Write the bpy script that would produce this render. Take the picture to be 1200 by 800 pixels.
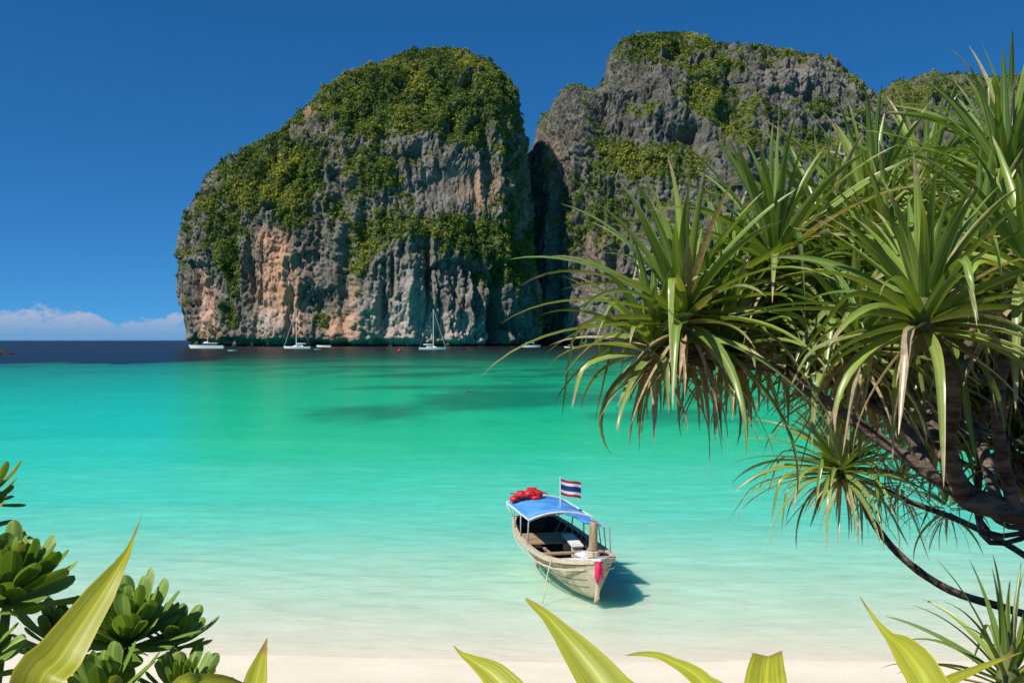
import bpy, math, random
import numpy as np
from mathutils import Vector, Matrix
R = math.radians
for o in list(bpy.data.objects):
    bpy.data.objects.remove(o)
scene = bpy.context.scene
col = scene.collection

# ---------------------------------------------------------------- camera, world, sun
F = 1167.0            # focal length in photograph pixels (1200 wide)
CAM_Z = 6.0           # eye height above the sea
cam_data = bpy.data.cameras.new('camera')
cam_data.sensor_width = 36.0
cam_data.lens = 36.0 * F / 1200.0
cam_data.clip_start = 0.1
cam_data.clip_end = 90000.0
cam = bpy.data.objects.new('camera', cam_data)
cam.location = (0, 0, CAM_Z)
cam.rotation_euler = (R(90) - math.atan(3.0 / F), 0, 0)
col.objects.link(cam)
scene.camera = cam

SUN = Vector((-0.74, -0.67, 0)).normalized() * math.cos(R(47))
SUN.z = math.sin(R(47))
world = bpy.data.worlds.new('World')
scene.world = world
world.use_nodes = True
wn, wl = world.node_tree.nodes, world.node_tree.links
wn.clear()
sky = wn.new('ShaderNodeTexSky')
sky.sky_type = 'NISHITA'
sky.sun_disc = False
sky.sun_elevation = R(47)
sky.sun_rotation = math.atan2(SUN.x, SUN.y)
sky.altitude = 0
sky.air_density = 0.75
sky.dust_density = 0.0
sky.ozone_density = 4.0
hs = wn.new('ShaderNodeHueSaturation')
hs.inputs['Saturation'].default_value = 1.25
hs.inputs['Value'].default_value = 1.25
wl.new(sky.outputs[0], hs.inputs['Color'])
gm = wn.new('ShaderNodeMixRGB'); gm.blend_type = 'MULTIPLY'; gm.inputs[0].default_value = 1
gm.inputs[2].default_value = (0.54, 0.93, 1.0, 1)
wl.new(hs.outputs[0], gm.inputs[1])
# clear dry air: the pale band of the horizon is taken from a little higher up, all round
tc = wn.new('ShaderNodeTexCoord')
sep = wn.new('ShaderNodeSeparateXYZ'); wl.new(tc.outputs['Generated'], sep.inputs[0])
lift = wn.new('ShaderNodeVectorMath'); lift.operation = 'MULTIPLY_ADD'
lift.inputs[1].default_value = (1, 1, 1.25); lift.inputs[2].default_value = (0, 0, .12); wl.new(tc.outputs['Generated'], lift.inputs[0])
nrmv = wn.new('ShaderNodeVectorMath'); nrmv.operation = 'NORMALIZE'; wl.new(lift.outputs[0], nrmv.inputs[0]); wl.new(nrmv.outputs[0], sky.inputs[0])
# low cumulus all round the horizon
def wm(op, a, b=None, c=None):
    n = wn.new('ShaderNodeMath'); n.operation = op
    for i, v in enumerate((a, b, c)):
        if v is None: continue
        if isinstance(v, (int, float)): n.inputs[i].default_value = v
        else: wl.new(v, n.inputs[i])
    return n.outputs[0]
az = wm('ARCTAN2', sep.outputs[0], sep.outputs[1])
cv = wn.new('ShaderNodeCombineXYZ')
wl.new(wm('MULTIPLY', az, 34.0), cv.inputs[0]); wl.new(wm('MULTIPLY', sep.outputs[2], 62.0), cv.inputs[1])
cv.inputs[2].default_value = 3.7
cn = wn.new('ShaderNodeTexNoise'); cn.inputs['Scale'].default_value = 1.0; cn.inputs['Detail'].default_value = 7
cn.inputs['Roughness'].default_value = 0.56
wl.new(cv.outputs[0], cn.inputs['Vector'])
cv2 = wn.new('ShaderNodeCombineXYZ'); wl.new(wm('MULTIPLY', az, 11.0), cv2.inputs[0]); cv2.inputs[1].default_value = 5.2
cn2 = wn.new('ShaderNodeTexNoise'); cn2.inputs['Scale'].default_value = 1.0; cn2.inputs['Detail'].default_value = 2
wl.new(cv2.outputs[0], cn2.inputs['Vector'])
# density falls with elevation
dens = wm('SUBTRACT', wm('ADD', wm('MULTIPLY', cn.outputs[0], 1.75), wm('MULTIPLY', cn2.outputs[0], 0.62)), wm('MULTIPLY', sep.outputs[2], 19.0))
mr = wn.new('ShaderNodeMapRange'); mr.inputs['From Min'].default_value = 0.74; mr.inputs['From Max'].default_value = 0.97
mr.interpolation_type = 'SMOOTHSTEP'
wl.new(dens, mr.inputs['Value'])
lit = wn.new('ShaderNodeMapRange'); lit.inputs['From Min'].default_value = 0.004; lit.inputs['From Max'].default_value = 0.034
wl.new(sep.outputs[2], lit.inputs['Value'])
cc = wn.new('ShaderNodeMixRGB'); cc.inputs[1].default_value = (1.9, 3.4, 5.6, 1); cc.inputs[2].default_value = (6.6, 5.9, 6.6, 1)
wl.new(lit.outputs[0], cc.inputs[0])
fm = wn.new('ShaderNodeMixRGB'); wl.new(wm('MULTIPLY', mr.outputs[0], 0.72), fm.inputs[0])
wl.new(gm.outputs[0], fm.inputs[1]); wl.new(cc.outputs[0], fm.inputs[2])
bg = wn.new('ShaderNodeBackground'); bg.inputs['Strength'].default_value = 0.092
wl.new(fm.outputs[0], bg.inputs['Color'])
wo = wn.new('ShaderNodeOutputWorld'); wl.new(bg.outputs[0], wo.inputs['Surface'])

sd = bpy.data.lights.new('sun', 'SUN')
sd.energy = 5.0; sd.angle = R(0.5); sd.color = (1.0, 0.955, 0.88)
so = bpy.data.objects.new('sun', sd)
so.rotation_euler = (-SUN).to_track_quat('-Z', 'Y').to_euler()
so.location = (-30, -20, 40)
col.objects.link(so)

vs = scene.view_settings
vs.view_transform = 'Standard'; vs.look = 'None'; vs.exposure = 0.13; vs.gamma = 1.0; vs.use_curve_mapping = False
scene.render.engine = 'CYCLES'
scene.cycles.use_denoising = True
scene.cycles.max_bounces = 6
scene.cycles.diffuse_bounces = 3
scene.cycles.glossy_bounces = 2
scene.cycles.transparent_max_bounces = 16
scene.cycles.caustics_reflective = False
scene.cycles.caustics_refractive = False

# ---------------------------------------------------------------- helpers
rng = np.random.default_rng(11)
random.seed(5)

def P(px, py, d):
    """point at distance d along +Y that lies in the direction of photograph pixel (px, py)"""
    return np.array([(px - 600.0) / F * d, d, CAM_Z - (py - 397.0) / F * d])

def mesh_np(name, verts, faces, smooth=True, attrs=None, uv=None):
    verts = np.asarray(verts, np.float32); faces = np.asarray(faces, np.int32)
    me = bpy.data.meshes.new(name)
    n, k = faces.shape
    me.vertices.add(len(verts)); me.vertices.foreach_set('co', verts.ravel())
    me.loops.add(n * k); me.loops.foreach_set('vertex_index', faces.ravel())
    me.polygons.add(n)
    me.polygons.foreach_set('loop_start', np.arange(0, n * k, k, dtype=np.int32))
    me.polygons.foreach_set('use_smooth', np.full(n, smooth, dtype=bool))
    me.update(calc_edges=True)
    if attrs:
        for a, v in attrs.items():
            at = me.attributes.new(a, 'FLOAT', 'POINT')
            at.data.foreach_set('value', np.asarray(v, np.float32))
    return me

def link(name, me, mats, parent=None, kind=None, label=None, cat=None, group=None, loc=None):
    o = bpy.data.objects.new(name, me)
    if me is not None:
        for m in (mats if isinstance(mats, (list, tuple)) else [mats]):
            if m is not None and m.name not in [x.name for x in me.materials]: me.materials.append(m)
    col.objects.link(o)
    if parent is not None: o.parent = parent
    if loc is not None: o.location = loc
    if kind: o['kind'] = kind
    if label: o['label'] = label
    if cat: o['category'] = cat
    if group: o['group'] = group
    return o

def thing(name, label, cat, loc=(0, 0, 0), group=None, rotz=0.0):
    o = link(name, None, None, label=label, cat=cat, group=group, loc=loc)
    o.rotation_euler = (0, 0, rotz)
    o.empty_display_size = 0.2
    return o

class MB:
    """collects pieces of one mesh part"""
    def __init__(s): s.v = []; s.f = []
    def add(s, v, f):
        b = len(s.v); s.v += [tuple(map(float, p)) for p in v]; s.f += [tuple(int(i) + b for i in q) for q in f]
    def box(s, c, size, rot=None):
        hx, hy, hz = (q / 2 for q in size)
        v = [Vector((x * hx, y * hy, z * hz)) for x in (-1, 1) for y in (-1, 1) for z in (-1, 1)]
        if rot is not None: v = [rot @ q for q in v]
        v = [q + Vector(c) for q in v]
        s.add(v, [(0, 1, 3, 2), (4, 6, 7, 5), (0, 4, 5, 1), (2, 3, 7, 6), (0, 2, 6, 4), (1, 5, 7, 3)])
    def tube(s, pts, rad, n=8, cap=True):
        pts = [Vector(tuple(map(float, p))) for p in pts]
        if not hasattr(rad, '__len__'): rad = [rad] * len(pts)
        v, f = [], []; ref = None
        for i, p in enumerate(pts):
            t = (pts[min(i + 1, len(pts) - 1)] - pts[max(i - 1, 0)]).normalized()
            if ref is None: ref = Vector((0, 0, 1)) if abs(t.z) < .9 else Vector((1, 0, 0))
            a = (ref - t * ref.dot(t)).normalized(); ref = a; b = t.cross(a)
            for k in range(n):
                w = 2 * math.pi * k / n
                v.append(p + (a * math.cos(w) + b * math.sin(w)) * rad[i])
        for i in range(len(pts) - 1):
            for k in range(n):
                f.append((i * n + k, i * n + (k + 1) % n, (i + 1) * n + (k + 1) % n, (i + 1) * n + k))
        if cap:
            f.append(tuple(range(n))[::-1]); f.append(tuple((len(pts) - 1) * n + k for k in range(n)))
        s.add(v, f)
    def ell(s, c, r, nu=10, nv=7, bump=0.0, seed=0):
        rr = random.Random(seed); v, f = [], []
        for j in range(nv + 1):
            ph = math.pi * j / nv
            for i in range(nu):
                th = 2 * math.pi * i / nu; k = 1 + rr.uniform(-bump, bump)
                v.append((c[0] + r[0] * k * math.sin(ph) * math.cos(th), c[1] + r[1] * k * math.sin(ph) * math.sin(th), c[2] + r[2] * k * math.cos(ph)))
        for j in range(nv):
            for i in range(nu): f.append((j * nu + i, (j + 1) * nu + i, (j + 1) * nu + (i + 1) % nu, j * nu + (i + 1) % nu))
        s.add(v, f)
    def build(s, name, mat, parent=None, smooth=False, **kw):
        me = bpy.data.meshes.new(name); me.from_pydata(s.v, [], s.f)
        if smooth:
            for p in me.polygons: p.use_smooth = True
        me.update()
        return link(name, me, mat, parent, **kw)

# ---- vectorised gradient noise
_perm = np.random.default_rng(3).permutation(4096).astype(np.int64)
_grad = np.random.default_rng(4).normal(size=(4096, 3)); _grad /= np.linalg.norm(_grad, axis=1)[:, None]
def noise(p):
    p = np.asarray(p, np.float64); i = np.floor(p).astype(np.int64); f = p - i
    u = f * f * f * (f * (f * 6 - 15) + 10)
    r = 0.0
    for dx in (0, 1):
        wx = u[:, 0] if dx else 1 - u[:, 0]
        hx = _perm[(i[:, 0] + dx) & 4095]
        for dy in (0, 1):
            wy = u[:, 1] if dy else 1 - u[:, 1]
            hy = _perm[(hx + i[:, 1] + dy) & 4095]
            for dz in (0, 1):
                wz = u[:, 2] if dz else 1 - u[:, 2]
                g = _grad[_perm[(hy + i[:, 2] + dz) & 4095]]
                r = r + wx * wy * wz * (g[:, 0] * (f[:, 0] - dx) + g[:, 1] * (f[:, 1] - dy) + g[:, 2] * (f[:, 2] - dz))
    return r * 1.6
def fbm(p, o=4, gain=0.5):
    a, s, r = 1.0, 0.0, 0.0; p = np.asarray(p, np.float64)
    for k in range(o):
        r = r + a * noise(p + 17.3 * k); s += a; a *= gain; p = p * 2.03
    return r / s
def sstep(a, b, x):
    t = np.clip((x - a) / (b - a), 0, 1); return t * t * (3 - 2 * t)
def grid_faces(nr, nc, wrap=False):
    i, j = np.meshgrid(np.arange(nr - 1), np.arange(nc if wrap else nc - 1), indexing='ij')
    j2 = (j + 1) % nc
    return np.stack([i * nc + j, i * nc + j2, (i + 1) * nc + j2, (i + 1) * nc + j], -1).reshape(-1, 4)

# ---- materials
def new_mat(name):
    m = bpy.data.materials.new(name); m.use_nodes = True
    nt = m.node_tree; nt.nodes.clear()
    out = nt.nodes.new('ShaderNodeOutputMaterial')
    return m, nt, out
class NT:
    def __init__(s, nt): s.nt = nt
    def n(s, t, **kw):
        x = s.nt.nodes.new(t)
        for k, v in kw.items():
            if hasattr(x, k): setattr(x, k, v)
        return x
    def link(s, a, b): s.nt.links.new(a, b)
    def val(s, inp, v):
        if hasattr(v, 'is_linked') or hasattr(v, 'links'): s.link(v, inp)
        elif isinstance(v, tuple) and len(v) == 3 and inp.type == 'RGBA': inp.default_value = (*v, 1)
        else: inp.default_value = v
    def math(s, op, a, b=0.0, clamp=False):
        x = s.n('ShaderNodeMath'); x.operation = op; x.use_clamp = clamp
        s.val(x.inputs[0], a); s.val(x.inputs[1], b); return x.outputs[0]
    def mix(s, f, a, b, mode='MIX'):
        x = s.n('ShaderNodeMixRGB'); x.blend_type = mode
        s.val(x.inputs[0], f); s.val(x.inputs[1], a); s.val(x.inputs[2], b); return x.outputs[0]
    def attr(s, name):
        x = s.n('ShaderNodeAttribute'); x.attribute_name = name; return x.outputs['Fac']
    def coord(s, which='Object', scale=(1, 1, 1), rot=(0, 0, 0)):
        t = s.n('ShaderNodeTexCoord'); m = s.n('ShaderNodeMapping')
        m.inputs['Scale'].default_value = scale; m.inputs['Rotation'].default_value = rot
        s.link(t.outputs[which], m.inputs['Vector']); return m.outputs[0]
    def noise(s, vec, scale, detail=4, rough=0.5, dist=0.0):
        x = s.n('ShaderNodeTexNoise'); s.link(vec, x.inputs['Vector'])
        x.inputs['Scale'].default_value = scale; x.inputs['Detail'].default_value = detail
        x.inputs['Roughness'].default_value = rough; x.inputs['Distortion'].default_value = dist
        return x.outputs[0]
    def rng(s, v, a, b, c=0.0, d=1.0, smooth=False):
        x = s.n('ShaderNodeMapRange'); s.val(x.inputs['Value'], v)
        if smooth: x.interpolation_type = 'SMOOTHSTEP'
        for k, q in zip(('From Min', 'From Max', 'To Min', 'To Max'), (a, b, c, d)): x.inputs[k].default_value = q
        return x.outputs[0]
    def bump(s, h, strength, dist):
        x = s.n('ShaderNodeBump'); x.inputs['Strength'].default_value = strength; x.inputs['Distance'].default_value = dist
        s.link(h, x.inputs['Height']); return x.outputs[0]
    def principled(s, color, rough=0.6, normal=None, spec=0.5, metal=0.0):
        x = s.n('ShaderNodeBsdfPrincipled'); s.val(x.inputs['Base Color'], color); s.val(x.inputs['Roughness'], rough)
        x.inputs['Specular IOR Level'].default_value = spec; x.inputs['Metallic'].default_value = metal
        if normal is not None: s.link(normal, x.inputs['Normal'])
        return x.outputs[0]
def simple(name, c, rough=0.6, var=0.12, scale=6.0, spec=0.4, coord='Object', metal=0.0, dirt=None, bump=0.0):
    m, nt, out = new_mat(name); g = NT(nt)
    v = g.coord(coord); nz = g.noise(v, scale, 5, 0.6)
    c1 = tuple(min(1, q * (1 + var)) for q in c); c0 = tuple(q * (1 - var) for q in c)
    colr = g.mix(g.rng(nz, .3, .7), c0, c1)
    if dirt is not None:
        d = g.rng(g.noise(v, scale * .45, 6, .65), .48, .68)
        colr = g.mix(d, colr, dirt)
    nrm = g.bump(nz, bump, .02) if bump else None
    g.link(g.principled(colr, rough, nrm, spec, metal), out.inputs['Surface']); return m

# ---------------------------------------------------------------- ground (bank, beach, sea floor) and sea
def ground_z(x, y):
    x = np.asarray(x, float); y = np.asarray(y, float)
    yy = y + 0.35 * np.sin(x * 0.23 + 0.6) * sstep(15, 18, y) * (1 - sstep(24, 30, y))
    z = np.interp(yy, [-40, 0, 4, 7, 10, 14, 17, 18.75, 19.6, 21.2, 23, 28, 40, 70, 100, 300, 420, 760, 1200, 50000],
                  [6.0, 4.5, 3.8, 2.95, 1.9, .68, .20, .0, -.06, -.16, -.26, -.46, -.95, -1.15, -1.2, -1.25, -1.4, -1.9, -5, -60])
    # the bay opens to deep water on the seaward side
    side = -(x / np.maximum(y, 1.0))                      # 0.33 = direction of the cliff foot
    z = z - 14 * sstep(330, 392, y + 45 * np.sin(x * .027) + 26 * np.sin(x * .10 + 1) + 10 * np.sin(x * .31)) * sstep(.28, .36, side) - 1.0 * sstep(300, 700, y) * sstep(.12, .3, side)
    z = z + (-0.35) * sstep(.1, .55, side) * sstep(60, 200, y)
    return z
rows = np.concatenate([np.arange(-30, 15, 1.0), np.arange(15, 60, .3), np.geomspace(60, 900, 130), np.geomspace(930, 45000, 40)])
sc = np.sign(np.linspace(-1, 1, 241)) * np.abs(np.linspace(-1, 1, 241)) ** 1.15
GY, S = np.meshgrid(rows, sc, indexing='ij')
GX = S * (26 + 0.95 * np.maximum(GY, 0))
gz = ground_z(GX, GY)
pp = np.stack([GX.ravel(), GY.ravel(), np.zeros(GX.size)], 1)
near = (1 - sstep(60, 140, GY)).ravel()
gz = gz.ravel() + near * (fbm(pp / 5.0, 3) * .06 + fbm(pp * [.35, .9, 1], 2) * .03) * sstep(16, 22, GY.ravel()) + fbm(pp / 3.0, 3) * .10 * (1 - sstep(10, 16, GY.ravel()))
gz = gz + .30 * fbm(pp * [1 / 22., 1 / 9., 1], 4, .55) * sstep(27, 45, GY.ravel()) * (1 - sstep(200, 300, GY.ravel()))
reef = np.clip(fbm(pp * [1 / 26., 1 / 34., 1], 5, .6), -1, 1)
ry = GY.ravel(); rs = (GX / np.maximum(GY, 1)).ravel()
def blob(cx, cy, sx, sy):          # reef shoals: bearing (x/y) and distance
    return np.exp(-((rs - cx) / sx) ** 2 - ((ry - cy) / sy) ** 2)
shoal = .8 * blob(-.12, 88, .16, 12) + 1.35 * blob(-.02, 125, .15, 24) + .8 * blob(.16, 95, .14, 14) + 1.0 * blob(-.07, 215, .22, 60) + .6 * blob(-.30, 300, .2, 60) + .5 * blob(.25, 160, .2, 50)
reefm = np.clip(sstep(.10, .75, reef * 1.5 + shoal * .75 - .28) * sstep(55, 80, ry), 0, 1) * .62
tintm = sstep(.37, .27, -rs) * sstep(38, 75, ry)  # sky-to-cliff reflection break on the water, tinted into the sand by bearing
deepm = sstep(190, 420, ry + 150 * reef)

m_ground, nt, out = new_mat('beach_and_sea_floor'); g = NT(nt)
v = g.coord('Object')
fine = g.noise(v, 14.0, 5, .7); mid = g.noise(v, .7, 4, .6)
sand = g.mix(g.rng(mid, .3, .7), (.84, .745, .545), (.91, .82, .63))
sand = g.mix(g.rng(fine, .42, .75, 0, .22), sand, (.62, .53, .42))
pos = g.n('ShaderNodeSeparateXYZ'); g.link(v, pos.inputs[0])
soil = g.mix(g.rng(g.noise(v, 5, 6, .7), .3, .7), (.07, .05, .03), (.20, .15, .09))
bank = g.rng(g.math('ADD', pos.outputs[2], g.math('MULTIPLY', mid, .8)), 1.0, 1.5, smooth=True)
sand = g.mix(g.rng(g.noise(g.coord('Object', (.5, 1.1, 1)), .55, 5, .65), .42, .72, 0, .2), sand, (.60, .56, .42))
sand = g.mix(g.attr('reflect_tint'), sand, g.mix(1.0, sand, (.97, .97, .66), 'MULTIPLY'))
colr = g.mix(bank, sand, soil)
colr = g.mix(g.attr('reef'), colr, g.mix(g.rng(g.noise(v, .25, 4, .6), .35, .65), (.03, .09, .06), (.10, .19, .11)))
colr = g.mix(g.attr('deep'), colr, (.09, .27, .21))
rip = g.noise(g.coord('Object', (1.5, 2.6, 1)), 3.4, 4, .65, .9)
sand_bsdf = g.n('ShaderNodeBsdfPrincipled'); sand_bsdf.subsurface_method = 'BURLEY'
sand_bsdf.inputs['Subsurface Weight'].default_value = .72; sand_bsdf.inputs['Subsurface Radius'].default_value = (.25, 1.0, .85); sand_bsdf.inputs['Subsurface Scale'].default_value = 1.15
sand_bsdf.inputs['Roughness'].default_value = .85; sand_bsdf.inputs['Specular IOR Level'].default_value = .2; g.link(colr, sand_bsdf.inputs['Base Color'])
g.link(g.bump(g.math('ADD', g.math('MULTIPLY', rip, .6), g.math('MULTIPLY', fine, .25)), .5, .06), sand_bsdf.inputs['Normal']); g.link(sand_bsdf.outputs[0], out.inputs['Surface'])
ground = link('ground', mesh_np('ground', np.stack([GX.ravel(), GY.ravel(), gz], 1), grid_faces(*GX.shape), True, {'reef': reefm, 'deep': deepm, 'reflect_tint': tintm}), m_ground,
              kind='structure', label='white sand beach shelving into the shallow bay')

m_sea, nt, out = new_mat('sea_water'); g = NT(nt)
v = g.coord('Object')
w1 = g.noise(g.coord('Object', (1.3, 2.6, 1)), 1.0, 5, .6, .4); w2 = g.noise(g.coord('Object', (.05, .16, 1)), 1.0, 3, .5)
nrm = g.bump(g.math('ADD', g.math('MULTIPLY', w1, .32), g.math('MULTIPLY', w2, .9)), .5, .30)
fr = g.n('ShaderNodeFresnel'); fr.inputs['IOR'].default_value = 1.33; g.link(nrm, fr.inputs['Normal'])
fac = g.math('MINIMUM', g.math('MULTIPLY', fr.outputs[0], .44), .34)
gl = g.n('ShaderNodeBsdfGlossy'); gl.inputs['Roughness'].default_value = .22; g.link(nrm, gl.inputs['Normal'])
tr = g.n('ShaderNodeBsdfTransparent')
mx = g.n('ShaderNodeMixShader'); g.link(fac, mx.inputs[0]); g.link(tr.outputs[0], mx.inputs[1]); g.link(gl.outputs[0], mx.inputs[2])
g.link(mx.outputs[0], out.inputs['Surface'])
va = g.n('ShaderNodeVolumeAbsorption')
sig = (.285, .0185, .021)
va.inputs['Color'].default_value = (1 - sig[0] / .4, 1 - sig[1] / .4, 1 - sig[2] / .4, 1); va.inputs['Density'].default_value = .4
g.link(va.outputs[0], out.inputs['Volume'])
rows = np.concatenate([np.arange(13, 62, .2), np.geomspace(62.3, 900, 150), np.geomspace(930, 45000, 40)])
sc = np.sign(np.linspace(-1, 1, 341)) * np.abs(np.linspace(-1, 1, 341)) ** 1.1
WY, S = np.meshgrid(rows, sc, indexing='ij'); WX = S * (26 + 0.95 * np.maximum(WY, 0))
pp = np.stack([WX.ravel(), WY.ravel(), np.zeros(WX.size)], 1)
wz = (fbm(pp * [.8, 1.5, 1], 4, .6) * .085) * (1 - sstep(45, 62, WY.ravel())) * sstep(19.5, 24, WY.ravel())
sea = link('sea', mesh_np('sea', np.stack([WX.ravel(), WY.ravel(), wz], 1), grid_faces(*WX.shape), True), m_sea, kind='structure',
           label='clear turquoise water of the bay')

# ---------------------------------------------------------------- cliffs
def cliff_mat(name, base, pale):
    m, nt, out = new_mat(name); g = NT(nt)
    v = g.coord('Object')
    streak = g.noise(g.coord('Object', (.16, .16, .018)), 1.0, 6, .62, .5)
    blot = g.noise(v, .055, 5, .6); fine = g.noise(v, .42, 8, .78)
    fs = g.noise(g.coord('Object', (.7, .7, .09)), 1.0, 5, .65)
    c = g.mix(g.rng(streak, .34, .64), tuple(q * .38 for q in base), base)
    c = g.mix(g.rng(blot, .42, .66, 0, .8), c, pale)
    c = g.mix(g.rng(fs, .5, .72, 0, .55), c, tuple(min(1, q * 1.25) for q in pale))
    c = g.mix(g.rng(fine, .53, .40, 0, .85), c, tuple(q * .28 for q in base))
    st = g.math('MULTIPLY', g.attr('stain'), g.rng(g.noise(g.coord('Object', (.10, .10, .022)), 1.0, 5, .6), .20, .44), clamp=True)
    c = g.mix(st, c, g.mix(g.rng(fs, .35, .62), (.48, .20, .085), (.64, .40, .27)))
    c = g.mix(g.math('MULTIPLY', g.attr('pale'), g.rng(fine, .3, .6, .35, 1), clamp=True), c, (.47, .41, .35))
    tide = g.n('ShaderNodeSeparateXYZ'); g.link(v, tide.inputs[0])
    c = g.mix(g.rng(tide.outputs[2], 2.6, 1.0), c, (.03, .028, .022))
    grn = g.mix(g.rng(fine, .35, .65), (.05, .075, .022), (.15, .175, .05))
    c = g.mix(g.math('MULTIPLY', g.attr('veg'), .88, clamp=True), c, grn)
    h = g.math('ADD', fine, g.math('MULTIPLY', fs, 1.2))
    g.link(g.principled(c, .92, g.bump(h, .8, 1.3), .15), out.inputs['Surface']); return m
m_cliff_a = cliff_mat('limestone_front', (.195, .178, .146), (.315, .285, .236))
m_cliff_b = cliff_mat('limestone_back', (.158, .146, .124), (.245, .226, .194))

m_jungle, nt, out = new_mat('jungle_leaves'); g = NT(nt)
t = g.attr('tone')
c = g.mix(g.rng(t, 0, .5), (.036, .072, .018), (.150, .205, .034))
c = g.mix(g.rng(t, .5, 1), c, (.31, .29, .042))
bs = g.principled(c, .75, None, .15)
tl = g.n('ShaderNodeBsdfTranslucent'); g.link(g.mix(1.0, c, (1.1, 1.3, .5), 'MULTIPLY'), tl.inputs['Color'])
mx = g.n('ShaderNodeMixShader'); mx.inputs[0].default_value = .22; g.link(bs, mx.inputs[1]); g.link(tl.outputs[0], mx.inputs[2])
g.link(mx.outputs[0], out.inputs['Surface'])

def gauss(px, py, L):
    r = np.zeros(len(px))
    for cx, cy, sx, sy, a in L: r += a * np.exp(-((px - cx) / sx) ** 2 - ((py - cy) / sy) ** 2)
    return r

def massif(name, yc, hd, table, prof, nth, nz, mat, dents, veg_l, stain_l, pale_l, smooth_l, n_bush, seed, label, flabel, expo=2.6, amp=1.0, bias=.42):
    tb = np.array(table, float)                              # rows from the top down: height, left edge, right edge (as seen at distance yc)
    zt = CAM_Z + (397 - tb[:, 0]) / F * yc; xl = (tb[:, 1] - 600) / F * yc; xr = (tb[:, 2] - 600) / F * yc
    zt, xl, xr = zt[::-1], xl[::-1], xr[::-1]
    # add rows below the sea
    zt = np.concatenate([[-9], zt]); xl = np.concatenate([[xl[0]], xl]); xr = np.concatenate([[xr[0]], xr])
    zf = np.linspace(zt[0], zt[-1], 1500)
    w = np.interp(zf, zt, xr - xl) / 2; xm = np.interp(zf, zt, (xr + xl) / 2)
    k = np.ones(25) / 25
    sm = lambda a: np.convolve(np.pad(a, 12, mode='edge'), k, 'valid')
    w, xm = sm(w), sm(xm); w[-1] = .5
    pz = np.array(prof); d = hd * np.interp(zf / zt[-1], pz[:, 0], pz[:, 1])
    arc = np.concatenate([[0], np.cumsum(np.sqrt(np.diff(zf) ** 2 + .35 * np.diff(w) ** 2 + .5 * np.diff(d) ** 2))])
    q = np.linspace(0, arc[-1], nz)
    zz, ww, xx, dd = (np.interp(q, arc, a) for a in (zf, w, xm, d))
    nb = nth // 9
    th = np.concatenate([np.linspace(-1.85, 1.85, nth), np.linspace(1.85, 2 * math.pi - 1.85, nb + 2)[1:-1]])
    s_, c_ = np.sin(th), np.cos(th); e = 2 / expo
    ux = np.sign(s_) * np.abs(s_) ** e; uy = -np.sign(c_) * np.abs(c_) ** e
    X = xx[:, None] + ww[:, None] * ux[None]; Y = yc + dd[:, None] * uy[None] * np.where(uy < 0, 1, .7)[None]; Z = np.repeat(zz[:, None], len(th), 1)
    Pn = np.stack([X, Y, Z], -1)
    du = np.roll(Pn, -1, 1) - np.roll(Pn, 1, 1); dv = np.gradient(Pn, axis=0)
    N = np.cross(du, dv); N /= np.linalg.norm(N, axis=-1, keepdims=True) + 1e-9
    fl = Pn.reshape(-1, 3); N = N.reshape(-1, 3)
    px = 600 + fl[:, 0] / fl[:, 1] * F; py = 397 - (fl[:, 2] - CAM_Z) / fl[:, 1] * F
    front = fl[:, 1] < yc
    off = seed * 31.7
    q = fl + off
    rough = np.clip(1 - .9 * gauss(px, py, smooth_l), .12, 1)
    D = fbm(q / 75, 3) * 14
    butt = fbm(q / [24, 24, 105], 3); D += (np.abs(butt) * -22 + 5) * (.35 + .65 * rough)
    warp = np.stack([fbm(q / 30, 2), fbm(q / 30 + 9, 2), fbm(q / 40 + 5, 2)], 1)
    sel = sstep(-.15, .35, fbm(q / [40, 40, 70] + 3, 2))
    flute = np.abs(noise((q + warp * 9) / [8.5, 8.5, 70])); D += (-5.5 * (1 - flute) ** 5 + .8) * rough * (.35 + .65 * sel)
    fl2 = np.abs(noise((q + warp * 5) / [3.1, 3.1, 19])); D += (-1.7 * (1 - fl2) ** 4) * rough * (.3 + .7 * sel)
    led = (fl[:, 2] + 26 * fbm(q / 60, 3)) / 34.0; led -= np.floor(led)
    D += (6.0 * (1 - led) * sstep(0, .10, led) - 2) * rough * sstep(-.2, .35, fbm(q / [55, 55, 40] + 7, 2))
    blk = fbm(q / [12, 12, 24], 4, .6) * 6.5
    st_ = 1.9; fr_ = blk / st_ - np.floor(blk / st_); blk = .35 * blk + .65 * st_ * (np.floor(blk / st_) + sstep(.36, .64, fr_))
    D += blk * rough + fbm(q / [2.6, 2.6, 4], 2) * 1.3 * rough
    b2 = fbm(q / [5.0, 5.0, 8], 3, .7) * 3.8; st_ = 1.0; fr_ = b2 / st_ - np.floor(b2 / st_)
    D += (.4 * b2 + .6 * st_ * (np.floor(b2 / st_) + sstep(.3, .7, fr_))) * (.25 + .75 * rough)
    crk = np.abs(noise((q + warp * 6) / [6.0, 6.0, 26] + 50)); D -= 2.6 * sstep(.10, .0, crk) * (.3 + .7 * rough)
    D -= 9.0; D *= amp
    D += gauss(px, py, dents) * front
    top = sstep(zt[-1] - 16, zt[-1], fl[:, 2]); D *= (1 - .72 * top)
    edge = np.abs(s_)[None].repeat(nz, 0).ravel(); D *= (1 - .45 * sstep(.93, 1, edge))
    notch = sstep(6.5, 3.5, fl[:, 2] + 4.0 * noise(q / [16, 16, 50])) * (4.5 + 6 * np.clip(noise(q / [22, 22, 90]) + .35, 0, 1))
    D -= notch
    v = fl + N * D[:, None]
    G = v.reshape(nz, len(th), 3)
    du = np.roll(G, -1, 1) - np.roll(G, 1, 1); dv = np.gradient(G, axis=0)
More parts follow.
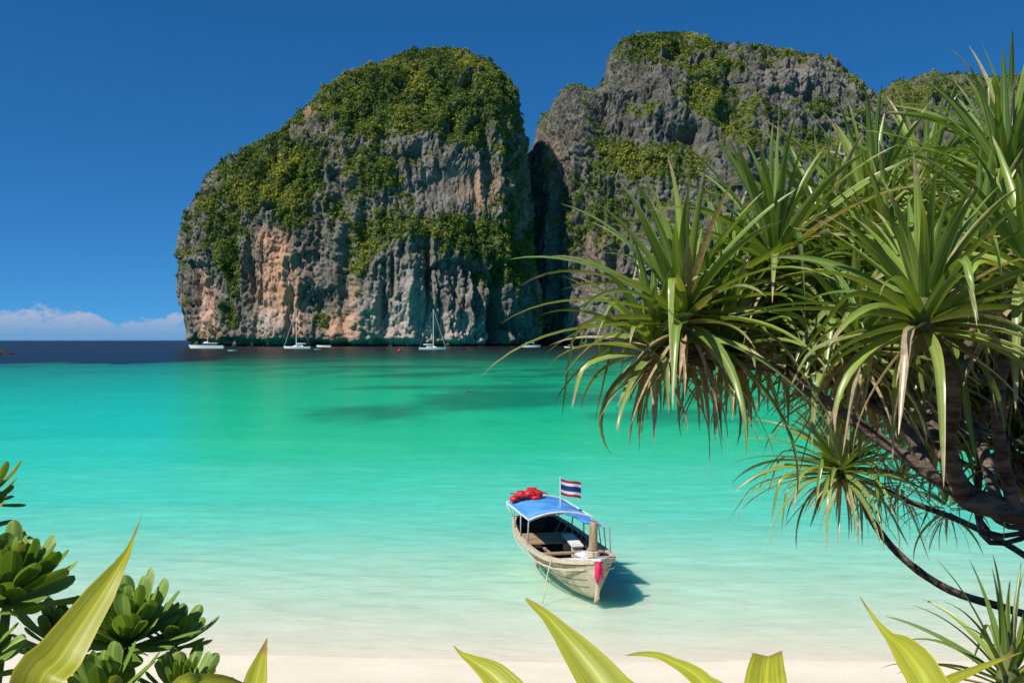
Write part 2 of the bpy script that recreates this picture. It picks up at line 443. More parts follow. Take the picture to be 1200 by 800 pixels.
    M = np.cross(du, dv); M /= np.linalg.norm(M, axis=-1, keepdims=True) + 1e-9; M = M.reshape(-1, 3)
    # smoothed slope
    ker = np.ones(9) / 9
    mz = M[:, 2].reshape(nz, -1); mz = np.apply_along_axis(lambda a: np.convolve(a, ker, 'same'), 0, mz); mz = np.apply_along_axis(lambda a: np.convolve(a, ker, 'same'), 1, mz).ravel()
    vg = gauss(px, py, veg_l) + 1.15 * (mz - .34) + .75 * fbm(q / 22, 4, .6) + .9 * fbm(q / 7.5 + 40, 3, .6) + bias - 2.0 * sstep(16, 6, fl[:, 2])
    veg = np.maximum(sstep(.14, .42, vg), .30 * sstep(-.25, .25, vg))
    stain = np.clip(gauss(px, py, stain_l) * 1.6 + .15 * fbm(q / [20, 20, 60], 2) - .12, 0, 1)
    pale = np.clip(gauss(px, py, pale_l) * 1.2 + .3 * fbm(q / [14, 14, 40], 3) - .12, 0, 1)
    f = grid_faces(nz, len(th), True)
    o = link(name, mesh_np(name, v, f, True, {'veg': veg, 'stain': stain, 'pale': pale}), mat, kind='structure', label=label)
    # bushes and trees that cling to it: one mass of leaf clumps
    r = np.random.default_rng(seed)
    fc = f.mean(1).astype(int); a0 = v[f[:, 0]]; area = np.linalg.norm(np.cross(v[f[:, 1]] - a0, v[f[:, 3]] - a0), axis=1)
    vis = (a0[:, 1] < yc + 12) & (a0[:, 2] > 7)
    p_ = area * veg[f[:, 0]] ** 1.9 * vis; p_ /= p_.sum()
    pick = r.choice(len(f), n_bush, p=p_)
    idx = f[pick, 0]; c0 = v[idx]; nn = M[idx]
    rad = r.gamma(3.0, .33, n_bush) * (.45 + .55 * sstep(.0, .8, vg[idx])) * (1 + .12 * fbm(c0 / 18, 2)) + .35
    cen = c0 + nn * (rad * .30)[:, None] + np.array([0, 0, 1.0]) * (rad * .40)[:, None]
    tone = np.clip(.40 + 1.25 * fbm((c0 + 77) / 26, 3) + r.normal(0, .12, n_bush) + .28 * gauss(px[idx], py[idx], [t for t in veg_l if t[4] > 1]), 0, 1)
    nq = 21
    dirs = r.normal(size=(n_bush, nq, 3)); dirs[..., 2] += .35; dirs /= np.linalg.norm(dirs, axis=-1, keepdims=True)
    rr = rad[:, None] * r.uniform(.62, 1.12, (n_bush, nq))
    lc = cen[:, None] + dirs * rr[..., None] * np.array([1.05, 1.05, .85])
    nrm = dirs + r.normal(0, .45, dirs.shape); nrm /= np.linalg.norm(nrm, axis=-1, keepdims=True)
    ta = np.cross(nrm, r.normal(size=nrm.shape)); ta /= np.linalg.norm(ta, axis=-1, keepdims=True); tb_ = np.cross(nrm, ta)
    sz = (rad[:, None] * r.uniform(.17, .36, (n_bush, nq)))[..., None]
    V = np.stack([lc - ta * sz * 1.2 - tb_ * sz * .8, lc + ta * sz * 1.2 - tb_ * sz * .6, lc + ta * sz * .1 + tb_ * sz * 1.4], 2).reshape(-1, 3)
    tn = np.clip(np.repeat(tone, nq * 3) + np.repeat(r.normal(0, .10, n_bush * nq), 3), 0, 1)
    link('cliff_jungle', mesh_np('cliff_jungle', V, np.arange(len(V)).reshape(-1, 3), False, {'tone': tn}), m_jungle, kind='stuff', label=flabel, cat='jungle')
    return o

prof_a = [(-.1, 1), (0, 1), (.30, .97), (.45, .92), (.56, .84), (.66, .74), (.78, .58), (.88, .40), (.95, .24), (1, 0)]
massif('cliff', 905, 115,
  [(57, 506, 526), (60, 478, 540), (64, 462, 552), (70, 444, 566), (80, 420, 584), (95, 396, 600), (112, 374, 608), (130, 358, 613), (145, 347, 616), (160, 336, 618), (170, 318, 620),
   (180, 292, 622), (192, 276, 624), (215, 250, 626), (245, 227, 629), (275, 216, 631), (305, 213, 633), (340, 217, 636), (375, 223, 638), (405, 228, 640)],
  prof_a, 760, 440, m_cliff_a,
  dents=[(592, 378, 9, 40, -62), (620, 300, 12, 120, -10), (502, 322, 3.5, 30, -13), (460, 325, 2.8, 30, -10), (481, 345, 15, 62, 9), (447, 350, 7, 45, -6), (530, 212, 46, 34, -9), (440, 335, 9, 40, 4),
         (548, 360, 26, 40, 5), (365, 330, 16, 60, -8), (325, 335, 26, 55, 6), (385, 403, 20, 5, -9), (290, 300, 12, 90, -5), (408, 330, 8, 60, -9), (560, 395, 6, 14, -5), (350, 155, 30, 14, 4)],
  veg_l=[(505, 100, 100, 42, .75), (455, 135, 70, 30, .5), (430, 205, 46, 22, .7), (335, 205, 36, 36, 1.05), (290, 225, 30, 26, .5), (560, 275, 55, 22, 1.1), (425, 290, 17, 34, 1.1), (455, 262, 22, 14, .9), (262, 260, 16, 40, .6),
         (263, 340, 9, 50, .8), (376, 372, 13, 14, 1.1), (600, 310, 26, 34, .9), (500, 262, 40, 10, .9), (575, 150, 40, 30, .45), (345, 255, 22, 22, .6), (250, 295, 12, 22, .5), (385, 240, 14, 14, .4), (610, 235, 12, 40, .3),
         (528, 208, 48, 33, -1.6), (322, 335, 27, 52, -1.5), (472, 355, 42, 55, -1.2), (372, 320, 28, 45, -.9), (235, 372, 16, 40, -1.2), (488, 157, 34, 11, -.8), (362, 150, 22, 16, -.7), (388, 208, 20, 22, -.7), (550, 365, 42, 36, -1.1), (300, 380, 30, 20, -.4), (500, 330, 30, 25, -.4), (420, 390, 80, 12, -.8), (410, 235, 24, 14, -.4), (270, 235, 14, 12, -.4)],
  stain_l=[(322, 335, 24, 52, 1.0), (236, 375, 13, 30, .95), (345, 375, 9, 20, .7), (400, 382, 22, 16, .85), (225, 330, 6, 25, .5), (412, 350, 10, 30, .4), (520, 388, 40, 12, .40), (310, 280, 14, 12, .5), (575, 230, 18, 30, .35), (360, 125, 16, 10, .5), (470, 390, 40, 10, .35), (560, 205, 40, 22, .25)],
  pale_l=[(477, 355, 24, 50, .7), (545, 385, 50, 18, .55), (232, 350, 12, 50, .5), (310, 370, 16, 30, .45), (435, 365, 12, 40, .45), (500, 398, 90, 8, .5), (480, 378, 110, 26, .42), (300, 380, 60, 20, .3), (250, 240, 8, 10, .6)],
  smooth_l=[(530, 212, 52, 38, 1.1), (322, 335, 22, 50, .7), (480, 345, 16, 50, .4)],
  n_bush=30000, bias=.38, seed=21, label='limestone cliff headland with domed jungle top and orange rock panels', flabel='bushes and small trees clinging to the domed headland', amp=.92)

prof_b = [(-.1, 1), (0, 1), (.35, .96), (.55, .85), (.70, .72), (.80, .62), (.90, .45), (.96, .28), (1, 0)]
massif('cliff', 985, 122,
  [(38, 778, 802), (41, 762, 816), (45, 745, 826), (52, 730, 838), (58, 722, 848), (63, 716, 905), (68, 713, 945), (74, 710, 968), (84, 706, 985), (95, 703, 1000), (104, 699, 1010), (110, 668, 1016), (118, 652, 1022), (130, 643, 1032), (150, 630, 1048), (185, 614, 1070), (300, 600, 1120), (405, 590, 1160)],
  prof_b, 720, 400, m_cliff_b,
  dents=[(803, 150, 18, 11, -26), (740, 102, 18, 18, -14), (700, 128, 12, 30, -14), (670, 150, 14, 60, 8), (775, 75, 20, 30, 7), (860, 120, 16, 50, -10), (930, 85, 40, 14, 6), (650, 330, 8, 70, -8), (720, 250, 10, 80, -8), (640, 300, 6, 100, 6), (700, 370, 40, 30, 6)],
  veg_l=[(785, 44, 50, 10, .8), (748, 60, 22, 12, 1.1), (828, 105, 26, 26, 1.1), (760, 185, 60, 22, 1.1), (715, 165, 26, 20, .6), (868, 140, 26, 40, .6), (690, 250, 45, 36, .5), (880, 70, 30, 6, .4), (665, 300, 14, 50, .4), (950, 150, 40, 40, .3), (640, 380, 10, 20, .6),
         (765, 88, 40, 16, -.9), (930, 88, 50, 16, -1.0), (665, 150, 18, 40, -.8), (785, 150, 46, 14, -.9), (690, 350, 60, 40, -.7), (725, 130, 24, 20, -.3), (860, 190, 30, 30, -.4)],
  stain_l=[(700, 290, 50, 60, .18), (645, 190, 10, 40, .3)], pale_l=[(690, 370, 50, 40, .35), (930, 85, 50, 20, .2)], smooth_l=[(690, 370, 40, 40, .4)],
  n_bush=18000, bias=.20, seed=22, label='grey limestone cliff with a square summit across the dark cleft', flabel='scrub and trees on ledges of the square-topped cliff', amp=.85)
massif('cliff', 1000, 130,
  [(86, 1092, 1125), (88, 1078, 1145), (91, 1066, 1180), (96, 1052, 1240), (104, 1040, 1290), (114, 1026, 1330), (130, 1016, 1370), (180, 1000, 1420), (300, 985, 1470), (405, 975, 1500)],
  prof_b, 420, 230, m_cliff_b, dents=[(1110, 130, 16, 40, 8), (1070, 160, 10, 60, -8), (1160, 140, 14, 60, -10)],
  veg_l=[(1085, 106, 38, 12, 1.05), (1060, 118, 20, 14, .8), (1180, 100, 30, 8, .5), (1120, 126, 36, 14, -.9), (1050, 150, 24, 16, -.5), (1250, 150, 60, 60, .4)],
  stain_l=[], pale_l=[], smooth_l=[], n_bush=5000, bias=.18, seed=23, label='grey limestone ridge with green crest behind the screw pine leaves', flabel='dark green trees along the crest of the right ridge')

# ---------------------------------------------------------------- longtail boat
def wood(name, c, dark, sc=(3, 14, 14), rough=.7, dirt=None):
    m, nt, out = new_mat(name); g = NT(nt)
    n1 = g.noise(g.coord('Object', sc), 1.6, 6, .65, .4); n2 = g.noise(g.coord('Object'), 3.0, 6, .7)
    cc_ = g.mix(g.rng(n1, .32, .68), dark, c)
    if dirt: cc_ = g.mix(g.rng(n2, .50, .68), cc_, dirt)
    g.link(g.principled(cc_, rough, g.bump(n1, .3, .01), .3), out.inputs['Surface']); return m
m_hull = wood('hull_paint', (.46, .43, .30), (.31, .30, .20), (2, 9, 22), .6, (.62, .58, .46))
m_rail = wood('gunwale_wood', (.64, .54, .40), (.42, .32, .21))
m_deck = wood('deck_wood', (.46, .32, .19), (.27, .17, .09))
m_post = wood('stem_wood', (.42, .32, .20), (.20, .14, .08), (10, 10, 3))
m_tar = simple('tarred_planks', (.018, .016, .016), .75, .5, 5)
m_white = simple('boat_white_paint', (.74, .72, .66), .5, .08, 6, dirt=(.52, .47, .38))
m_tarp = simple('blue_tarpaulin', (.07, .29, .66), .6, .28, 3.0, dirt=(.16, .40, .70), bump=.6)
m_steel = simple('grey_pipe', (.42, .44, .44), .4, .15, 9)
m_red = simple('red_plastic', (.55, .012, .022), .55, .4, 8, dirt=(.40, .03, .03), bump=.5)
m_pink = simple('pink_ribbon', (.72, .02, .12), .6, .3, 9)
m_rope = simple('rope', (.55, .50, .36), .8, .2, 30)
m_black = simple('engine_black', (.02, .02, .022), .45, .3, 9)

fx, fy = 0.205, -0.979
boat = thing('longtail_boat', 'wooden longtail boat with blue awning moored in the shallows', 'boat', (1.31, 26.2, 0.0))
boat.rotation_euler = (0, 0, math.atan2(fy, fx))
SX = [-3.25, -3.0, -2.4, -1.6, -.8, 0, .8, 1.5, 2.1, 2.6, 3.0, 3.22]
HB = [.50, .66, .80, .89, .93, .94, .92, .87, .77, .60, .36, .07]
SH = [.80, .77, .70, .65, .62, .61, .62, .65, .70, .77, .84, .89]
KE = [.02, -.10, -.18, -.22, -.24, -.24, -.23, -.21, -.18, -.13, -.06, .0]
SX, HB, SH, KE = (np.array(a) for a in (SX, HB, SH, KE))
fxs = np.linspace(SX[0], SX[-1], 44)
hb, sh, ke = (np.interp(fxs, SX, a) for a in (HB, SH, KE))
def section(i, inset=0.0, side=1, n=8):
    r = []
    b = max(hb[i] - inset, .012); k = ke[i] + inset * .6
    for j in range(n + 1):
        t = j / n
        y = b * (t ** .55) * (.80 + .20 * t) if t > 0 else 0.0
        r.append((fxs[i] + .10 * t * sstep(2.2, 3.2, fxs[i]), side * y, k + (sh[i] - k) * t ** 1.25))
    return r
def skin(inset, name, mat, flip=False):
    v, f = [], []; n = 8; w = 2 * n + 1
    for i in range(len(fxs)):
        pr = section(i, inset, 1, n); pl = section(i, inset, -1, n)
        v += pl[::-1] + pr[1:]
    for i in range(len(fxs) - 1):
        for j in range(w - 1):
            q = (i * w + j, i * w + j + 1, (i + 1) * w + j + 1, (i + 1) * w + j)
            f.append(q[::-1] if flip else q)
    b = MB(); b.add(v, f); b.add(v[:w], [tuple(range(w))]); return b.build(name, mat, boat, True)
skin(0.0, 'hull', m_hull); skin(.045, 'hull_lining', m_tar, True)
for side in (-1, 1):
    b = MB(); v, f = [], []
    for i in range(len(fxs)):
        o_, n_ = hb[i] + .035, max(hb[i] - .075, 0.0); z = sh[i]
        x = fxs[i] + .10 * sstep(2.2, 3.2, fxs[i])
        for y, zz in ((o_, z - .075), (o_, z + .028), (n_, z + .028), (n_, z - .03)): v.append((x, side * y, zz))
    for i in range(len(fxs) - 1):
        for j in range(4):
            q = (i * 4 + j, i * 4 + (j + 1) % 4, i * 4 + 4 + (j + 1) % 4, i * 4 + 4 + j); f.append(q if side < 0 else q[::-1])
    f += [(0, 1, 2, 3), tuple(len(v) - 4 + k for k in (3, 2, 1, 0))]
    b.add(v, f); b.build('gunwale', m_rail, boat)
    b = MB(); b.tube([(fxs[i] + .03, side * (hb[i] * .985 + .008), sh[i] - .22) for i in range(1, len(fxs) - 1)], .022, 6); b.build('rubbing_strake', m_rail, boat)
m_seam = simple('plank_seam', (.13, .115, .08), .8, .3, 9)
for side in (-1, 1):
    for tq in (.40, .58, .78, .91):
        b = MB(); pts = []
        for i in range(1, len(fxs) - 1):
            k_ = ke[i]; y_ = hb[i] * (tq ** .55) * (.80 + .20 * tq)
            pts.append((fxs[i] + .10 * tq * sstep(2.2, 3.2, fxs[i]), side * (y_ + .002), k_ + (sh[i] - k_) * tq ** 1.25))
        b.tube(pts, .009, 5); b.build('plank_seam', m_seam, boat)
# foredeck: white triangular cap
b = MB(); z0 = .03
b.add([(2.25, -.66, .745), (2.25, .66, .745), (2.95, .36, .87), (3.50, .0, .96), (2.95, -.36, .87), (2.25, -.66, .70), (2.25, .66, .70), (2.95, .36, .83), (3.50, 0, .91), (2.95, -.36, .83)],
      [(0, 4, 3, 2, 1)[::-1], (5, 6, 7, 8, 9)[::-1], (0, 1, 6, 5), (1, 2, 7, 6), (2, 3, 8, 7), (3, 4, 9, 8), (4, 0, 5, 9)])
b.build('foredeck', m_white, boat)
b = MB(); b.tube([(2.86, 0, .6), (2.88, 0, .95), (2.91, 0, 1.3), (2.94, 0, 1.68), (2.945, 0, 1.72)], [.12, .112, .10, .098, .085], 12); b.build('stem_post', m_post, boat, True)
b = MB()
for k in range(3): b.tube([(2.885 + .135 * math.cos(t), .135 * math.sin(t), .92 + .045 * k) for t in np.linspace(0, 6.2, 14)], .024, 6)
b.build('post_rope', m_rope, boat, True)
b = MB()
b.tube([(3.42, -.02, .90), (3.45, -.05, .76), (3.42, -.05, .54), (3.38, -.03, .36)], [.045, .075, .07, .02], 8)
b.tube([(3.42, .02, .90), (3.43, .05, .70), (3.40, .07, .48)], [.04, .05, .015], 7); b.build('ribbon', m_pink, boat, True)
b = MB(); b.add([(3.20, -.05, .05), (3.20, .05, .05), (3.34, .035, .89), (3.34, -.035, .89), (3.30, -.03, .0), (3.30, .03, .0), (3.43, .02, .89), (3.43, -.02, .89), (3.02, .03, -.16), (3.02, -.03, -.16)],
      [(4, 5, 6, 7), (0, 4, 7, 3), (5, 1, 2, 6), (3, 7, 6, 2), (9, 8, 5, 4), (0, 9, 4), (1, 5, 8)]); b.build('stem_cutwater', m_rail, boat)
# ribs
for x in np.arange(-2.6, 2.0, .42):
    i = int(np.argmin(abs(fxs - x)))
    for side in (-1, 1):
        b = MB(); b.tube([(p[0], p[1], p[2]) for p in section(i, .065, side, 8)][3:], .022, 5); b.build('rib', m_rail if x < .2 else m_tar, boat)
# floor boards
for k in range(5):
    y = -.36 + .18 * k
    b = MB(); b.box((-.15, y, .07 + .004 * (k % 2)), (3.9, .168, .025)); b.build('floor_board', m_tar if k % 2 else m_deck, boat)
# raised after deck planks and thwarts
for k in range(6):
    w_ = float(np.interp(-1.95 + .24 * k, SX, HB)) - .08
    b = MB(); b.box((-1.95 + .24 * k, 0, .50 + .003 * (k % 2)), (.225, 2 * w_, .03)); b.build('deck_plank', m_deck, boat)
for x in (1.05, 2.0):
    w_ = float(np.interp(x, SX, HB)) - .06
    b = MB(); b.box((x, 0, .60), (.20, 2 * w_, .04)); b.build('thwart', m_deck if x < 1.5 else m_white, boat)
for y in (-.55, -.2):
    b = MB(); b.box((-.35, y - .12, .38), (.9, .06, .05)); b.box((.1, y - .12, .20), (.06, .06, .36)); b.build('side_bench', m_deck, boat)
b = MB(); b.box((-.45, .42, .60), (1.05, .32, .035), Matrix.Rotation(R(7), 3, 'Y')); b.box((-.90, .42, .42), (.05, .30, .34)); b.box((.0, .42, .42), (.05, .30, .34)); b.build('seat_bench', m_white, boat)
# engine at the stern with the long shaft tiller
b = MB(); b.box((-2.75, 0, .84), (.5, .34, .34)); b.tube([(-2.6, 0, .98), (-2.2, .05, 1.05)], .025, 6); b.tube([(-2.95, 0, .9), (-3.7, .05, .55), (-4.6, .08, .08), (-5.1, .1, -.12)], .03, 6); b.build('engine', m_black, boat)
# awning: arched tarpaulin over hoops
def awn(x0, x1, ys, zs, nm, sag=.02, tap=0.0):
    n = 9; v, f = [], []; mcol = len(ys)
    for i in range(n):
        t = i / (n - 1); x = x0 + (x1 - x0) * t
        for j in range(mcol):
            y = ys[j] * (1 - tap * t) if j == 0 else ys[j]
            v.append((x, y, zs[j] - sag * math.sin(math.pi * ((t * 3) % 1)) * (.4 + .6 * ((j * 37) % 5) / 5)))
    for i in range(n - 1):
        for j in range(mcol - 1): f.append((i * mcol + j, (i + 1) * mcol + j, (i + 1) * mcol + j + 1, i * mcol + j + 1))
    b = MB(); b.add(v, f)
    v2 = [(p[0], p[1], p[2] - .012) for p in v]; b.add(v2, [q[::-1] for q in f])
    return b.build(nm, m_tarp, boat, True)
yy = np.linspace(-.88, .88, 11)
zz_ = 1.43 - .18 * np.abs(yy / .88) ** 2.2
awn(-2.95, -.05, yy, zz_, 'awning_main')
y2 = np.linspace(.02, .86, 6)
awn(.02, 1.55, y2, 1.43 - .175 * np.abs(y2 / .88) ** 2.2, 'awning_side_panel', .03, -18.0)
for x in (-2.95, -2.0, -1.0, -.05):
    b = MB(); hw = float(np.interp(x, SX, HB)) - .03; sz = float(np.interp(x, SX, SH))
    b.tube([(x, -hw, sz), (x, -.885, 1.20)] + [(x, a, c - .03) for a, c in zip(yy, zz_)] + [(x, .885, 1.20), (x, hw, sz)], .02, 6); b.build('awning_hoop', m_steel if x > -2.5 else m_white, boat, True)
for a in ((yy[0], zz_[0]), (yy[-1], zz_[-1])):
    b = MB(); b.tube([(-2.97, a[0], a[1] + .008), (-.03, a[0], a[1] + .008)], .022, 6); b.build('awning_edge', m_white, boat)
b = MB(); b.tube([(-.03, a, c + .012) for a, c in zip(yy, zz_)], .024, 6); b.build('awning_edge', m_white, boat)
b = MB(); b.tube([(-2.97, a, c + .012) for a, c in zip(yy, zz_)], .02, 6); b.build('awning_edge', m_white, boat)
for x in (.55, 1.05, 1.55):
    hw = float(np.interp(x, SX, HB)) - .03; sz = float(np.interp(x, SX, SH))
    b = MB(); b.tube([(x, .62, 1.36), (x + .02, .82, 1.27), (x + .06, hw, sz)], .016, 6); b.build('awning_pole', m_steel, boat, True)
b = MB(); b.tube([(.0, .86, 1.24), (.8, .86, 1.25), (1.56, .84, 1.25)], .016, 6); b.build('awning_rail', m_steel, boat)
def W(x, y, z): return boat_m @ Vector((x, y, z))
bpy.context.view_layer.update(); boat_m = boat.matrix_world.copy()
# cargo and things on the boat
bun = thing('buoy_bundle', 'bundle of glossy red buoys tied on the boat awning', 'buoys', W(-2.55, -.30, 1.40))
bun.rotation_euler = boat.rotation_euler
for k, (x, y, z, a_, b_, c_) in enumerate(((0, -.28, .17, .2, .17, .17), (.08, 0, .20, .2, .18, .19), (-.04, .28, .17, .2, .17, .18), (.02, -.52, .02, .15, .13, .13), (-.16, .12, .30, .16, .18, .12), (.2, .18, .08, .14, .16, .12))):
    b = MB(); b.ell((x * .85, y * .85, z * .75), (a_ * .95, b_ * 1.0, c_ * .72), 14, 9, .13, k); b.build('buoy', m_red, bun, True)
b = MB(); b.tube([(.24 * math.cos(t), .56 * math.sin(t), .16 + .03 * math.sin(3 * t)) for t in np.linspace(0, 6.28, 22)], .014, 5); b.build('lashing', m_red, bun, True)
m_flag, nt, out = new_mat('flag_cloth'); g = NT(nt)
t_ = g.attr('stripe'); rp = g.n('ShaderNodeValToRGB'); rp.color_ramp.interpolation = 'CONSTANT'
els = rp.color_ramp.elements
els[0].position = 0; els[0].color = (.50, .03, .05, 1); els[1].position = 1 / 6; els[1].color = (.80, .79, .78, 1)
for p_, c_ in ((2 / 6, (.03, .06, .16, 1)), (4 / 6, (.80, .79, .78, 1)), (5 / 6, (.50, .03, .05, 1))):
    e_ = els.new(p_); e_.color = c_
g.link(t_, rp.inputs[0])
tl = g.n('ShaderNodeBsdfTranslucent'); g.link(rp.outputs[0], tl.inputs[0]); bs = g.principled(rp.outputs[0], .8, None, .1)
mx = g.n('ShaderNodeMixShader'); mx.inputs[0].default_value = .3; g.link(bs, mx.inputs[1]); g.link(tl.outputs[0], mx.inputs[2]); g.link(mx.outputs[0], out.inputs['Surface'])
fl_ = thing('flag', 'striped red white and blue flag flying above the boat awning', 'flag', W(-1.0, .22, 1.45))
b = MB(); b.tube([(0, 0, -.05), (.0, 0, .78)], .014, 6); b.build('flag_pole', m_white, fl_)
NX, NZ = 16, 12; v, st_ = [], []
for i in range(NX + 1):
    for j in range(NZ + 1):
        u, w_ = i / NX, j / NZ
        v.append((.015 + .56 * u, .05 * math.sin(u * 7.5 + w_ * .6) * u ** .5, .30 + .44 * w_ - .13 * u - .02 * math.sin(u * 6))); st_.append(min(.999, w_))
f = [(i * (NZ + 1) + j, (i + 1) * (NZ + 1) + j, (i + 1) * (NZ + 1) + j + 1, i * (NZ + 1) + j + 1) for i in range(NX) for j in range(NZ)]
link('flag_cloth', mesh_np('flag_cloth', v, f, True, {'stripe': st_}), m_flag, fl_)
m_cloth = simple('crumpled_cloth', (.62, .66, .78), .85, .35, 7)
b = MB(); b.ell((0, 0, .05), (.24, .20, .10), 18, 10, .28, 3); b.ell((.12, .16, .04), (.16, .14, .08), 14, 8, .3, 4)
cl = b.build('cloth', m_cloth, None, True, label='crumpled blue and white cloth on the boat foredeck', cat='cloth', loc=W(2.42, -.02, .77))
for k, (x, y) in enumerate(((.55, -.25), (.75, .05), (.35, -.05))):
    b = MB(); b.ell((0, 0, .05), (.16, .09, .05), 12, 7, .22, 10 + k)
    b.build('bag', simple('bag_cloth', (.42, .38, .36), .9, .3, 8), None, True, label=('small pale bag in the boat hold against its lit side', 'small pale bag in the boat hold closest to its foredeck', 'small pale bag in the boat hold closest to its after deck')[k], cat='bag', group='bags in the hold of the boat', loc=W(x, y, .09))
b = MB(); pts = [W(2.1, -.80, .73), W(2.25, -.95, .35), W(2.4, -1.04, .0), W(2.6, -1.15, -.22)]; b.tube(pts, .013, 6)
b.build('mooring_rope', m_rope, None, True, label='pale mooring rope running from the wooden boat into the water', cat='rope')

# ---------------------------------------------------------------- yachts and small craft under the cliff
m_gel = simple('white_gelcoat', (.80, .80, .78), .3, .04, 3)
m_win = simple('dark_window', (.02, .025, .03), .15, .2, 3)
m_sail = simple('sail_cover', (.55, .56, .58), .7, .15, 2)
def hull(L, B, H, dr=.3, mat=m_gel, parent=None, name='hull', sheer=.25):
    b = MB(); n = 16; v, f = [], []
    for i in range(n + 1):
        t = i / n; x = -L / 2 + L * t
        w_ = B / 2 * min(1, .78 + .5 * t) * max(0.015, 1 - max(0, (t - .45) / .55) ** 2.2)
        z = H * (1 + sheer * t * t)
        rk = .08 * L * t ** 3
        v += [(x, 0, -dr * (1 - t ** 4)), (x + rk * .3, -w_ * .82, 0.05), (x + rk, -w_, z), (x + rk, w_, z), (x + rk * .3, w_ * .82, .05)]
    for i in range(n):
        for j in range(5): f.append((i * 5 + j, i * 5 + 5 + j, i * 5 + 5 + (j + 1) % 5, i * 5 + (j + 1) % 5))
    f += [(0, 1, 2, 3, 4)[::-1]]
    b.add(v, f); return b.build(name, mat, parent, False)
def sail_yacht(px, py, mast_px, rot, label):
    d = CAM_Z * F / (py - 397.0); p = P(px, py, d); k = d / F
    L = 30 * k
    o = thing('sailing_yacht', label, 'yacht', (p[0], d, 0), 'sailing yachts anchored below the cliff'); o.rotation_euler = (0, 0, rot)
    hull(L, L * .28, L * .075, .5, m_gel, o)
    b = MB(); b.add([(-L * .22, -L * .07, L * .07), (-L * .22, L * .07, L * .07), (L * .22, L * .05, L * .085), (L * .22, -L * .05, L * .085), (-L * .20, -L * .06, L * .125), (-L * .20, L * .06, L * .125), (L * .10, L * .04, L * .125), (L * .10, -L * .04, L * .125)],
        [(0, 1, 5, 4), (1, 2, 6, 5), (2, 3, 7, 6), (3, 0, 4, 7), (4, 5, 6, 7)]); cab = b.build('cabin', m_gel, o)
    for s_ in (-1, 1):
        b = MB(); b.box((-L * .05, s_ * L * .062, L * .100), (L * .20, L * .006, L * .018)); b.build('cabin_window', m_win, cab)
    H = mast_px * k
    b = MB(); b.tube([(L * .06, 0, L * .1), (L * .06, 0, H)], [L * .013, L * .009], 8); b.build('mast', m_gel, o)
    b = MB(); b.tube([(L * .05, 0, L * .19), (-L * .33, 0, L * .19)], L * .02, 8); b.build('boom', m_sail, o, True)
    for z_ in (.45, .7):
        b = MB(); b.tube([(L * .06, -L * .06, H * z_), (L * .06, L * .06, H * z_)], L * .004, 5); b.build('spreader', m_gel, o)
    for e_ in ((L * .53, 0, L * .1), (-L * .48, 0, L * .08)):
        b = MB(); b.tube([(L * .06, 0, H), e_], L * .0022 if e_[0] < 0 else L * .007, 5); b.build('stay', m_steel if e_[0] < 0 else m_sail, o)
    return o
sail_yacht(349, 408.2, 46, R(178), 'white sailing yacht with tall mast before the orange cliff panel')
sail_yacht(506, 409.3, 47, R(2), 'white sailing yacht anchored before the pale rock pillar')
d = CAM_Z * F / (408.0 - 397); k = d / F; L = 38 * k
o = thing('motor_yacht', 'long white double-deck motor yacht at the seaward foot of the cliff', 'yacht', (P(243, 408, d)[0], d, 0)); o.rotation_euler = (0, 0, R(182))
hull(L, L * .2, L * .085, .6, m_gel, o)
b = MB(); b.box((-L * .06, 0, L * .125), (L * .5, L * .15, L * .055)); dk = b.build('lower_cabin', m_win, o)
b = MB(); b.box((-L * .10, 0, L * .163), (L * .44, L * .18, L * .016)); b.build('deck_roof', m_gel, o)
for x in np.linspace(-.28, .08, 5):
    for s_ in (-1, 1):
        b = MB(); b.tube([(L * x, s_ * L * .085, L * .08), (L * x, s_ * L * .085, L * .16)], L * .005, 5); b.build('deck_post', m_gel, o)
b = MB(); b.box((L * .03, 0, L * .188), (L * .12, L * .11, L * .035)); b.build('wheelhouse', m_gel, o)
b = MB(); b.tube([(L * .0, 0, L * .2), (-L * .02, 0, L * .34)], L * .006, 5); b.build('mast', m_gel, o)
def small_boat(name, px, py, len_px, label, rot, cover=False, mat=None, group=None, cat='boat'):
    d = CAM_Z * F / (py - 397.0); k = d / F; L = len_px * k
    o = thing(name, label, cat, (P(px, py, d)[0], d, 0), group); o.rotation_euler = (0, 0, rot)
    hull(L, L * .32, L * .11, .15, mat or m_gel, o)
    b = MB(); b.box((-L * .1, 0, L * .115), (L * .06, L * .26, L * .03)); b.build('thwart', m_deck, o)
    b = MB(); b.box((-L * .5, 0, L * .14), (L * .07, L * .08, L * .16)); b.build('outboard_motor', m_black, o)
    if cover:
        b = MB(); b.box((-L * .05, 0, L * .27), (L * .5, L * .26, L * .02)); b.build('roof', m_gel, o)
        for x in (-.28, .18):
            for s_ in (-1, 1):
                b = MB(); b.tube([(L * x, s_ * L * .12, L * .1), (L * x, s_ * L * .12, L * .27)], L * .007, 5); b.build('roof_post', m_steel, o)
    return o
small_boat('dinghy', 272, 411.0, 10, 'tiny white dinghy behind the motor yacht', R(10))
small_boat('speedboat', 380, 406.6, 17, 'low white speedboat under the dark sea cave', R(170))
small_boat('tender', 372, 409.5, 8, 'tiny white tender beside the sailing yacht with tall mast', R(20))
small_boat('speedboat', 622, 406.8, 20, 'white covered speedboat at the foot of the dark cleft', R(4), True)
small_boat('speedboat', 668, 407.4, 12, 'white covered speedboat before the grey back cliff', R(176), True)
small_boat('kayak', 550, 458, 7, 'small pale kayak drifting over the dark reef', R(15), mat=m_rail, cat='kayak')
